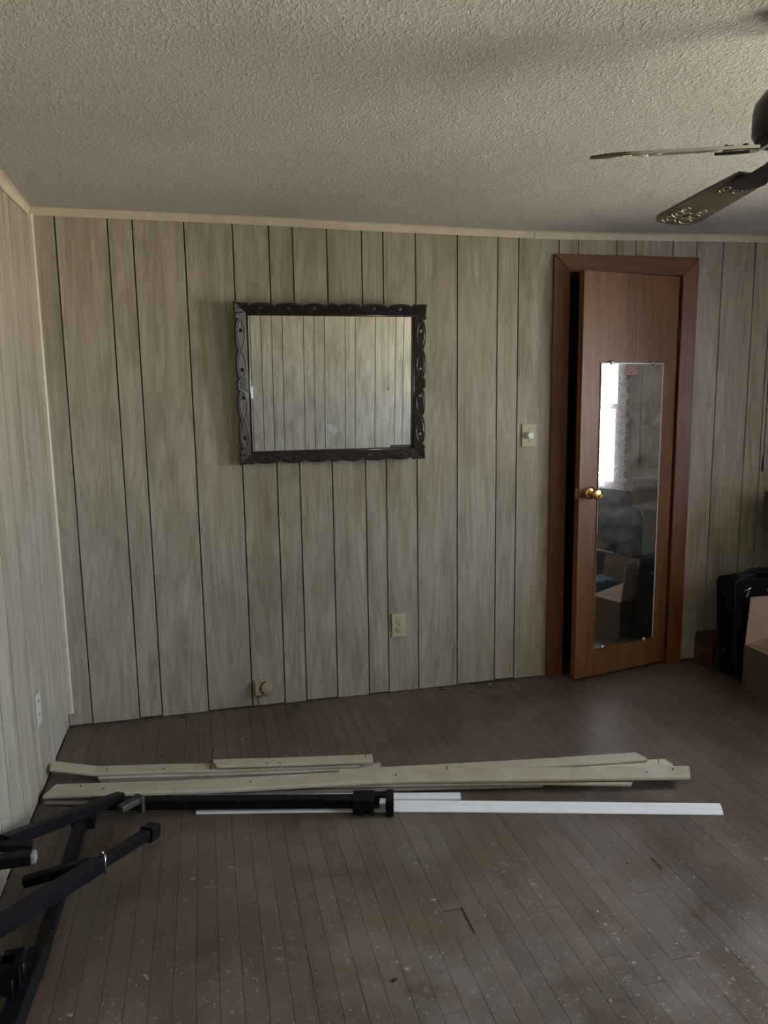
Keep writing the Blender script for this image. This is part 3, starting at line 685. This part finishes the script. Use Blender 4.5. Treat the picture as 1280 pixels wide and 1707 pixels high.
# ------------------------------------------------------------------ lengths of old trim on the floor
def flat_prof(w, t): return [(-w/2, 0), (-w/2, t*0.6), (-w/2+t*0.3, t), (w/2-t*0.6, t), (w/2-t*0.15, t*0.75), (w/2, t*0.35), (w/2, 0)]
def bead_prof(w, t): return [(-w/2, 0), (-w/2, t*.7), (-w*.42, t), (-w*.34, t*.72), (-w*.30, t*.62), (-w*.18, t*.92), (w*.05, t*.92), (w*.16, t*.66), (w*.20, t*.60), (w*.24, t*.78), (w*.36, t*.66), (w*.46, t*.45), (w/2, t*.3), (w/2, 0)]
GT = 'strips of old trim in the pile along the wall'
def smooth_path(pts, n=6):
    P = [Vector(p) for p in pts]
    if len(P) < 3: return P
    out = []
    for i in range(len(P)-1):
        p0 = P[max(0, i-1)]; p1 = P[i]; p2 = P[i+1]; p3 = P[min(len(P)-1, i+2)]
        for k in range(n):
            t = k/n; out.append(0.5*((2*p1)+(-p0+p2)*t+(2*p0-5*p1+4*p2-p3)*t*t+(-p0+3*p1-3*p2+p3)*t**3))
    out.append(P[-1]); return out
def strip(label, path, w, t, mat, prof=flat_prof, s0=0, s1=0, smooth=True, nails=(), roll=None):
    P = smooth_path(path) if smooth else [Vector(p) for p in path]
    q = MB(); rl = [roll]*len(P) if roll is not None else None
    P = [p - Vector((0, 0, t)) for p in P]
    q.sweep(P, prof(w, t), skew0=s0, skew1=s1, rolls=rl)
    o = q.build('trim_strip', mat, None, label=label, cat='trim board', group=GT); recentre(o)
    for f, lat, hgt in nails:
        i = min(len(P)-2, int(f*(len(P)-1))); p = P[i].lerp(P[i+1], f*(len(P)-1)-i); d = (P[i+1]-P[i]).normalized(); side = d.cross(Vector((0, 0, 1))).normalized()
        c = p + side*lat*w + Vector((0, 0, t))
        k = MB(); k.tube([c+Vector((0, 0, -.004)), c+Vector((0.002, -.002, hgt))], 0.0013, 6, up=Vector((0, 1, 0))); k.lathe([(0.0032, hgt), (0.0032, hgt+.001)], 8, Matrix.Translation(c))
        islands(k, 'nail', M_rust, o)
    return o
strip('cream trim strip at the back of the pile with a cracked, bent-up left end', [(0.020, -0.497, 0.060), (0.183, -0.534, 0.036)] + [(0.40, -0.573, 0.034), (0.622, -0.623, 0.034), (1.196, -0.733, 0.034)], 0.064, 0.010, M_old, s0=0.15, smooth=False, nails=[(0.30, .1, .003), (0.55, .2, .003)])
strip('short cream trim strip lying on top of the pile, a rusty nail standing at its left end', [(0.635, -0.624, 0.050), (0.941, -0.686, 0.049), (1.246, -0.743, 0.049)], 0.060, 0.010, M_old, s0=0.5, nails=[(0.93, -.1, .006), (.35, .35, .003), (.42, .38, .003)])
strip('thin cream strip edge-on beneath the short top strip, upper of two', [(0.188, -0.548, 0.0225), (0.732, -0.660, 0.0225), (1.268, -0.761, 0.0225)], 0.046, 0.0095, M_old, s0=0.6, s1=-.3)
strip('thin cream strip edge-on beneath the short top strip, lower of two', [(0.197, -0.551, 0.011), (0.731, -0.664, 0.011), (1.275, -0.765, 0.011)], 0.050, 0.0095, M_old2, s0=0.4, s1=-.2)
strip('longest cream casing board at the front of the pile, bowed, pointed left end', [(0.036, -0.648, 0.034), (0.639, -0.797, 0.050), (1.257, -0.899, 0.053), (1.741, -1.010, 0.051), (2.380, -1.159, 0.047)], 0.088, 0.012, M_old, s0=-0.15, s1=-0.35, nails=[(.06, -.2, .004), (.10, .1, .003), (.3, .0, .003), (.52, .05, .003), (.62, -.35, .012), (.92, .1, .004), (.965, -.1, .006)])
strip('cream strip behind the longest board, its right end farthest from us', [(1.10, -0.805, 0.0365), (1.759, -0.910, 0.036), (2.286, -0.984, 0.038)], 0.062, 0.011, M_old, s1=0.4, nails=[(.2, .1, .003)])
strip('whitish strip showing between the two upper boards at the right end of the pile', [(1.380, -0.872, 0.022), (1.872, -0.948, 0.022), (2.376, -1.033, 0.024)], 0.052, 0.010, M_cream, s1=0.3, nails=[(.93, .2, .014)])
strip('cream strip under the longest board, its rounded right end sticking out in front', [(1.00, -0.850, 0.034), (1.734, -1.025, 0.034), (2.150, -1.142, 0.031)], 0.045, 0.011, M_old, s1=-0.5, nails=[(.97, -.1, .004)])
strip('thin brownish-cream strip along the front foot of the pile behind the black tube', [(0.67, -0.807, 0.0215), (1.248, -0.926, 0.0215), (1.828, -1.050, 0.0215)], 0.030, 0.011, M_old2)
strip('grey strip under the pointed left end of the longest board', [(0.031, -0.672, 0.013), (0.292, -0.748, 0.013), (0.572, -0.826, 0.013)], 0.055, 0.010, M_old2)
strip('short clean white strip between the black tube and the old pile', [(0.485, -0.772, 0.010), (1.511, -1.036, 0.010)], 0.040, 0.009, M_whitevinyl, smooth=False)
strip('long clean white moulding with grooved face in front of the pile', [(0.572, -0.872, 0.0125), (1.265, -1.042, 0.0125), (2.369, -1.358, 0.0125)], 0.066, 0.0115, M_whitevinyl, prof=bead_prof, s1=-0.2)
q = MB(); q.tube([(0.620, -0.672, 0.050), (0.628, -0.605, 0.062), (0.634, -0.575, 0.079)], 0.0028, 6); q.lathe([(0.005, 0.077), (0.005, 0.080)], 8, Matrix.Translation((0.634, -0.575, 0)))
o = q.build('rusty_nail', M_rust, None, label='long rusty nail standing up at the left end of the short top strip', cat='nail'); recentre(o)

# ------------------------------------------------------------------ black metal frame lying in the left corner
def sq(w, h=None):
    h = h or w; c = w*0.12
    return [(-w/2+c, -h/2), (w/2-c, -h/2), (w/2, -h/2+c), (w/2, h/2-c), (w/2-c, h/2), (-w/2+c, h/2), (-w/2, h/2-c), (-w/2, -h/2+c)]
fr = thing('metal_frame', 'black square-tube steel frame, partly folded, on the floor against the left wall', 'metal frame', (0.2, -1.1, 0))
def bar(name, a, b, w=0.04, h=None, mat=M_black, parent=fr, **kw):
    q = MB(); q.sweep([a, b], sq(w, h)); return q.build(name, mat, parent, **kw)
bar('long_tube', (0.20, -0.802, 0.040), (1.155, -1.035, 0.038), 0.036, 0.040)
lb = MB()
D = Vector((0.968, -0.250, 0)).normalized(); TL = Matrix((D, Vector((-D.y, D.x, 0)), Vector((0, 0, 1)))).transposed().to_4x4(); TL.translation = (1.155, -1.035, 0.0)
lb.box((-0.045, -0.040, 0.010), (0.030, 0.030, 0.064), TL); lb.box((0.025, -0.006, 0.050), (0.085, 0.026, 0.062), TL); lb.box((0.030, -0.040, 0.030), (0.05, 0.020, 0.040), TL)
eb = lb.build('end_bracket', M_black, fr, bevel=0.003)
q = MB(); q.box((0.072, -0.045, 0.003), (0.100, 0.030, 0.066), TL); q.build('end_plate', M_black, eb, bevel=0.002)
q = MB(); q.lathe([(0.010, 0), (0.010, 0.012)], 12, TL @ Matrix.Translation((-0.018, -0.052, 0.020)) @ Matrix.Rotation(-PI/2, 4, 'X')); q.lathe([(0.010, 0), (0.010, 0.012)], 12, TL @ Matrix.Translation((0.022, -0.052, 0.020)) @ Matrix.Rotation(-PI/2, 4, 'X')); islands(q, 'bolt', M_black, eb)
q = MB(); q.box((-0.14, -0.036, 0.055), (-0.04, -0.018, 0.062), TL); q.build('latch_strip', M_black, fr)
# hinge bracket on the long tube
q = MB(); TB2 = Matrix.Translation((0.345, -0.885, 0.066)) @ Matrix.Rotation(math.radians(42), 4, 'Z')
q.box((-0.045, -0.016, -0.012), (0.045, 0.016, 0.010), TB2); q.box((0.030, -0.020, -0.05), (0.046, 0.020, 0.012), TB2); q.build('hinge_bracket', plain('dull_black', (0.03, 0.03, 0.03), 0.5), fr, bevel=0.003)
bar('side_tube', (0.30, -0.800, 0.048), (0.035, -1.262, 0.20), 0.038)
bar('floor_rail', (0.180, -0.835, 0.022), (0.172, -1.60, 0.022), 0.038, 0.036)
bar('floor_rail', (0.170, -1.555, 0.040), (0.140, -2.10, 0.040), 0.050, 0.050)
boxpart('corner_block', (0.150, -0.905, 0.0), (0.225, -0.862, 0.046), M_black, fr, bevel=0.003)
bar('arm_inner', (0.425, -1.040, 0.040), (0.270, -1.330, 0.115), 0.034)
q = MB(); dd = (Vector((0.425, -1.040, 0.040))-Vector((0.27, -1.33, .115))).normalized(); q.sweep([Vector((0.425, -1.040, 0.040))-dd*.035, Vector((0.425, -1.040, 0.040))+dd*.006, Vector((0.425, -1.040, 0.040))+dd*.014], [(a*1.3, b*1.35) for a, b in sq(0.036)]); q.build('foot_cap', M_black, fr)
bar('arm_outer', (0.292, -1.292, 0.104), (0.03, -1.800, 0.240), 0.045)
q = MB(); q.tube([(0.310, -1.296, 0.074), (0.312, -1.288, 0.132)], 0.0030, 8, up=Vector((0, 1, 0))); q.ball((0.305, -1.285, 0.136), 0.0055, 10); q.build('locking_pin', M_steel, fr, smooth=True)
bar('short_arm', (0.089, -1.302, 0.090), (0.272, -1.300, 0.120), 0.026, 0.030)
bar('stub_tube', (0.012, -1.372, 0.206), (0.132, -1.372, 0.206), 0.034)
boxpart('steel_end_cap', (0.132, -1.386, 0.192), (0.146, -1.358, 0.220), plain('zinc', (0.42, 0.43, 0.43), 0.45, 0.6), fr, bevel=0.003)
bar('stub_tube', (0.020, -1.30, 0.212), (0.118, -1.292, 0.190), 0.026)
bar('side_tube', (0.022, -1.31, 0.235), (0.020, -1.62, 0.160), 0.030)
q = MB(); q.box((0.012, -1.345, 0.180), (0.020, -1.30, 0.335)); q.build('upright_plate', M_black, fr)
q = MB(); q.sweep([(0.03, -1.66, 0.10), (0.15, -1.67, 0.10)], sq(0.045, 0.05)); q.box((0.118, -1.70, 0.05), (0.165, -1.63, 0.125)); q.build('gusset_plate', M_black, fr, bevel=0.002)
q = MB(); q.tube([(0.165, -1.682, 0.075), (0.168, -1.682, 0.12)], 0.006, 8, up=Vector((0, 1, 0))); q.tube([(0.150, -1.722, 0.06), (0.152, -1.722, 0.11)], 0.004, 8, up=Vector((0, 1, 0))); islands(q, 'bolt', M_black, fr, smooth=True)

# ------------------------------------------------------------------ right corner: wooden ledge, suitcase, boxes
ct = thing('wooden_drawer_box', 'low dark brown wooden box with a moulded lip against the wall behind the suitcase', 'wooden box', (3.6, -0.08, 0))
boxpart('box_body', (3.228, -0.150, 0.0), (3.98, -0.004, 0.128), M_chest, ct, bevel=0.002)
boxpart('lip', (3.222, -0.153, 0.128), (3.98, -0.004, 0.138), M_chest, ct, bevel=0.003)
boxpart('lid', (3.228, -0.150, 0.146), (3.98, -0.004, 0.165), M_chest, ct, bevel=0.004)
boxpart('recess', (3.234, -0.146, 0.138), (3.97, -0.006, 0.146), M_dark, ct)

su = thing('suitcase', 'upright navy-black soft suitcase standing between the wall and the cardboard box', 'suitcase', (3.43, -0.27, 0))
lean = Matrix.Translation((3.224, -0.280, 0.0)) @ Matrix.Rotation(math.radians(-5.0), 4, 'X')
def rbox(a, b, T, bev, seg=5):
    q = MB(); q.box(a, b, T); return q
b_ = rbox((0, -0.088, 0.022), (0.40, 0.092, 0.520), lean, 0.03).build('suitcase_body', M_fabric, su, bevel=0.028, seg=5); autosmooth(b_, 50)
p_ = MB(); p_.box((0.035, -0.108, 0.05), (0.365, -0.080, 0.44), lean); p_ = p_.build('front_pocket', M_fabric, su, bevel=0.018, seg=4); autosmooth(p_, 50)
q = MB()
for yy in (-0.070, 0.070):
    rect = []
    for cx, cz, a0 in ((0.372, 0.492, 0), (0.028, 0.492, 90), (0.028, 0.050, 180), (0.372, 0.050, 270)):
        for i in range(6): a = math.radians(a0+18*i); rect.append(lean @ Vector((cx+0.0295*math.cos(a), yy, cz+0.0295*math.sin(a))))
    rect.append(rect[0]); q.tube(rect, 0.0035, 6, up=Vector((0, 1, 0)))
islands(q, 'piping', M_fabtrim, b_)
q = MB(); q.tube([lean @ Vector(v) for v in ((0.045, -0.100, 0.475), (0.052, -0.104, 0.470), (0.036, -0.106, 0.435))], 0.0028, 6); q.tube([lean @ Vector(v) for v in ((0.030, -0.098, 0.468), (0.048, -0.101, 0.474), (0.064, -0.100, 0.480))], 0.0022, 6); islands(q, 'zipper_pull', M_steel, su)
q = MB(); q.tube([lean @ Vector(v) for v in ((0.10, 0.0, 0.518), (0.11, 0.0, 0.545), (0.15, 0.0, 0.552), (0.25, 0, 0.552), (0.29, 0, 0.545), (0.30, 0, 0.518))], 0.010, 8, up=Vector((0, 1, 0)), flat=0.6); q.build('carry_handle', M_fabtrim, su, smooth=True)
boxpart('handle_base', (0.055, -0.030, 0.516), (0.150, 0.030, 0.540), plain('green_black_plastic', (0.012, 0.018, 0.018), 0.3), su, T=lean, bevel=0.005)
boxpart('tag_clip', (0.105, -0.040, 0.520), (0.118, -0.031, 0.538), M_steel, su, T=lean, bevel=0.002)
# small embroidered mark
q = MB()
x0 = 0.170
for i, hgt in enumerate((0.010, 0.010, 0.013, 0.010, 0.010)):
    xx = x0+i*0.0095
    q.box((xx, -0.0885, 0.455), (xx+.0065, -0.0850, 0.4565), lean); q.box((xx, -0.0885, 0.455+hgt-.0015), (xx+.0065, -0.0850, 0.455+hgt), lean); q.box((xx, -0.0885, 0.455), (xx+.0017, -0.0850, 0.455+hgt), lean)
q.build('embroidered_mark', plain('grey_thread', (0.22, 0.23, 0.25), 0.6), su, kind='stuff')
for sy in (-0.055, 0.055):
    for sx_ in (0.05, 0.35):
        q = MB(); q.lathe([(0.018, -0.010), (0.018, 0.010)], 16, lean @ Matrix.Translation((sx_, sy, 0.0205)) @ Matrix.Rotation(PI/2, 4, 'Y')); q.build('wheel', M_fabtrim, su, smooth=False)
q = MB()
for z in (0.15, 0.44): q.lathe([(0.006, 0), (0.006, 0.003)], 10, lean @ Matrix.Translation((0.0, 0.02, z)) @ Matrix.Rotation(-PI/2, 4, 'Y'))
islands(q, 'side_stud', plain('stud_grey', (0.05, 0.05, 0.055), 0.4), su)

def carton(x0, x1, y0, y1, z0, z1, label, mat, t=0.005, open_top=True, rest=None):
    b = thing('cardboard_box', label, 'box', ((x0+x1)/2, (y0+y1)/2, z0))
    boxpart('side_wall', (x0, y0, z0), (x0+t, y1, z1), mat, b); boxpart('side_wall', (x1-t, y0, z0), (x1, y1, z1), mat, b)
    boxpart('end_wall', (x0+t, y0, z0), (x1-t, y0+t, z1), mat, b); boxpart('end_wall', (x0+t, y1-t, z0), (x1-t, y1, z1), mat, b)
    boxpart('bottom', (x0+t, y0+t, z0), (x1-t, y1-t, z0+t), mat, b)
    if not open_top: boxpart('lid', (x0, y0, z1), (x1, y1, z1+t), mat, b)
    return b
bx = carton(3.203, 3.62, -0.86, -0.418, 0.0, 0.226, 'open brown cardboard box with pale upright flap in front of the suitcase', M_kraft)
q = MB(); q.add([(3.207, -0.4225, 0.226), (3.60, -0.4225, 0.226), (3.60, -0.412, 0.462), (3.232, -0.412, 0.462), (3.207, -0.4185, 0.226), (3.60, -0.4185, 0.226), (3.60, -0.408, 0.462), (3.232, -0.408, 0.462)], [(0,1,2,3),(7,6,5,4),(0,4,5,1),(1,5,6,2),(2,6,7,3),(3,7,4,0)]); q.build('flap', M_kraftlite, bx, label='pale inner side of the raised flap')  # pale lining, lightened further to carry the light falling on the flap
q = MB(); q.add([(3.2045, -0.425, 0.2265), (3.60, -0.425, 0.2985), (3.60, -0.640, 0.2585), (3.2045, -0.640, 0.2265)] + [(3.2045, -0.425, 0.2225), (3.60, -0.425, 0.2945), (3.60, -0.640, 0.2545), (3.2045, -0.640, 0.2225)], [(0,1,2,3),(7,6,5,4),(0,4,5,1),(1,5,6,2),(2,6,7,3),(3,7,4,0)]); q.build('flap', plain('tan_cardboard', (0.22, 0.16, 0.11), 0.8, scale=14, var=0.06), bx, label='tan flap folded in over the opening')
q = MB(); q.add([(3.60, -0.86, 0.226), (3.62, -0.86, 0.226), (3.635, -0.86, 0.40), (3.63, -0.86, 0.40), (3.60, -0.43, 0.226), (3.62, -0.43, 0.226), (3.635, -0.43, 0.40), (3.63, -0.43, 0.40)], [(0,1,2,3),(4,7,6,5),(0,4,5,1),(1,5,6,2),(2,6,7,3),(3,7,4,0)]); q.build('flap', M_kraft, bx)
# stack behind, mostly outside the frame and seen in the door mirror
tb = thing('storage_box', 'tall dark taupe box standing behind the suitcase, seen in the door mirror', 'box', (3.85, -0.39, 0))
boxpart('box_body', (3.655, -0.60, 0.0), (4.03, -0.165, 0.715), M_taupe, tb, bevel=0.004)
boxpart('lid', (3.650, -0.604, 0.715), (4.035, -0.160, 0.74), M_taupe, tb, bevel=0.004)
ub = thing('cardboard_box', 'brown cardboard box at the right edge, stacked on the dark taupe box', 'box', (3.8, -0.35, 0.74))
boxpart('box_body', (3.532, -0.60, 0.7405), (4.03, -0.10, 0.940), plain('dark_brown_cardboard', (0.11, 0.07, 0.042), 0.8), ub, bevel=0.012, )
boxpart('packing_tape', (3.60, -0.37, 0.940), (4.0, -0.32, 0.9408), M_kraftlite, ub)
# grey violet garment bag slumped against the right wall
gb = MB(); n = 14; vs = []; fs = []
for j in range(n+1):
    for i in range(n*2):
        a = 2*PI*i/(n*2); v = j/n
        rx = 0.10*(math.sin(PI*min(1, v*1.05+.02))**0.35)*(1.25-v*0.5); ry = 0.25*(math.sin(PI*min(.98, v*.93+.05))**0.3)
        p = Vector((3.86 + rx*math.cos(a)*0.9, -0.98 + ry*math.sin(a), 0.002+0.80*v))
        nn_ = noise.noise(p*7)*0.03; p += Vector((math.cos(a), math.sin(a), 0))*nn_; p.x = min(p.x, 3.975); vs.append(p)
for j in range(n):
    for i in range(n*2): fs.append((j*n*2+i, j*n*2+(i+1) % (n*2), (j+1)*n*2+(i+1) % (n*2), (j+1)*n*2+i))
fs.append(tuple(reversed(range(n*2)))); fs.append(tuple(n*n*2+i for i in range(n*2)))
gb.add(vs, fs); o = gb.build('garment_bag', M_purple, None, smooth=True, label='slumped grey-violet cloth bag under the window, seen in the door mirror', cat='bag'); recentre(o)
# dark bin with blue clothes and folded cart, right of the open box
cart = thing('folding_cart', 'folded black cart with chrome rails seen in the door mirror', 'cart', (3.75, -1.0, 0))
for yy in (-0.80, -1.15):
    q = MB(); q.tube([(3.66, yy, 0.012), (3.66, yy, 0.40), (3.69, yy-.05, 0.44), (3.74, yy-.2, 0.455)], 0.012, 8, up=Vector((1, 0, 0))); q.build('cart_rail', M_black, cart, smooth=True)
q = MB(); q.tube([(3.66, -0.78, 0.40), (3.66, -1.40, 0.42)], 0.008, 8); q.build('chrome_bar', M_steel, cart, smooth=True)
q = MB(); q.box((3.655, -1.42, 0.30), (3.70, -0.76, 0.36)); q.build('cart_deck', M_black, cart, bevel=0.006)
q = MB(); q.tube([(3.66, -1.40, 0.42), (3.66, -1.40, 0.012)], 0.010, 8, up=Vector((1, 0, 0))); q.build('cart_rail', M_black, cart, smooth=True)
jn = MB(); nx_ = 16; vs = []; fs = []
for j in range(nx_+1):
    for i in range(nx_+1):
        x_ = 3.225+0.36*i/nx_; y_ = -0.845+0.18*j/nx_; ed = min(i, j, nx_-i, nx_-j)/nx_; vs.append((x_, y_, 0.20+min(1, ed*6)*0.075+noise.noise(Vector((x_*18, y_*18, 0)))*0.014))
for j in range(nx_):
    for i in range(nx_): fs.append((j*(nx_+1)+i, j*(nx_+1)+i+1, (j+1)*(nx_+1)+i+1, (j+1)*(nx_+1)+i))
jn.add(vs, fs); jm = jn.build('folded_jeans', M_jeans, None, smooth=True, label='faded blue cloth folded inside the open cardboard box', cat='clothes'); recentre(jm)
md = jm.modifiers.new('solid', 'SOLIDIFY'); md.thickness = 0.02; md.offset = -1

# lace curtains
def curtain(y0, y1, label):
    t = thing('lace_curtain', label, 'curtain', (RW-0.06, (y0+y1)/2, 0.45))
    nx, nz = 90, 8; vs = []; fs = []; uv = []
    for j in range(nz+1):
        for i in range(nx+1):
            s = i/nx; z = 0.45+1.55*j/nz; y = y0+(y1-y0)*s
            vs.append((RW-0.045+0.010*math.sin(s*46)+0.004*math.sin(s*17+j), y, z)); uv.append((s*(y1-y0)*1.25, z))
    for j in range(nz):
        for i in range(nx): fs.append((j*(nx+1)+i, j*(nx+1)+i+1, (j+1)*(nx+1)+i+1, (j+1)*(nx+1)+i))
    me = bpy.data.meshes.new('lace'); me.from_pydata(vs, [], fs); ul = me.uv_layers.new(name='UVMap')
    for lp in me.loops: ul.data[lp.index].uv = uv[lp.vertex_index]
    link('lace_cloth', me, M_lace, t, smooth=True)
    q = MB(); q.tube([(RW-.06, y0-.05, 2.0), (RW-.06, y1+.05, 2.0)], 0.007, 10); q.box((RW-.06, y0-.045, 1.995), (RW, y0-.035, 2.005)); q.box((RW-.06, y1+.035, 1.995), (RW, y1+.045, 2.005)); q.build('curtain_rod', M_cream, t)
curtain(-2.16, -0.99, 'white and lilac lace curtain hanging at the window reflected in the door mirror')

# ------------------------------------------------------------------ small litter on the floor
def bit(name, label, cat, p, size, mat, rot=0, h=0.003, jag=5):
    q = MB(); k = [(size[0]*math.cos(2*PI*i/jag)*random.uniform(.6, 1), size[1]*math.sin(2*PI*i/jag)*random.uniform(.6, 1)) for i in range(jag)]
    T = Matrix.Translation((p[0], p[1], 0)) @ Matrix.Rotation(rot, 4, 'Z')
    q.add([T @ Vector((a, b, 0.0)) for a, b in k] + [T @ Vector((a*.7, b*.7, h)) for a, b in k], [tuple(reversed(range(jag))), tuple(range(jag, 2*jag))] + [(i, (i+1) % jag, jag+(i+1) % jag, jag+i) for i in range(jag)])
    o = q.build(name, mat, None, label=label, cat=cat); recentre(o)
q = MB(); q.tube([(1.974, -1.540, 0.003), (1.972, -1.570, 0.0032), (1.969, -1.600, 0.003)], 0.0014, 6)
o = q.build('wire_scrap', M_dark, None, label='thin black stick of wire on the bare floor at the right', cat='wire'); recentre(o)
bit('paper_crumb', 'dark crumb on the floor in front of the left end of the trim pile', 'debris', (0.26, -1.92), (.004, .004), M_dark)
bit('leaf_scrap', 'small dark brown scrap on the floor at the bottom centre', 'debris', (1.06, -1.824), (.011, .008), M_dark, 0.4)
bit('dirt_crumb', 'round black crumb just left of the wire scrap', 'debris', (1.884, -1.545), (.004, .004), M_dark)
bit('plaster_crumb', 'small white crumb right of centre on the foreground floor', 'debris', (1.683, -1.723), (.004, .003), M_white)
bit('wood_chip', 'dark chip on the floor behind the bent end of the trim pile', 'debris', (0.419, -0.405), (.007, .005), M_dark)
bit('wood_chip', 'dark chip on the floor between the phone jack and the pile', 'debris', (0.771, -0.346), (.010, .004), M_dark, .2)
bit('wood_chip', 'dark splinter close to the wall left of the doorway', 'debris', (1.895, -0.110), (.016, .006), M_rust, .3)

for i, (x_, y_, lab) in enumerate(((1.02, -0.045, 'flat dark chip against the wall right of the phone jack'), (1.76, -0.040, 'dark splinter against the wall below and right of the outlet'), (2.02, -0.035, 'pale plaster crumb against the wall near the door casing'), (0.50, -0.035, 'small dark chip against the wall left of the phone jack'))):
    bit('plaster_crumb' if i == 2 else 'wood_chip', lab, 'debris', (x_, y_), (.018, .007) if i != 2 else (.007, .005), M_white if i == 2 else M_dark, 0.2*i, h=0.005)
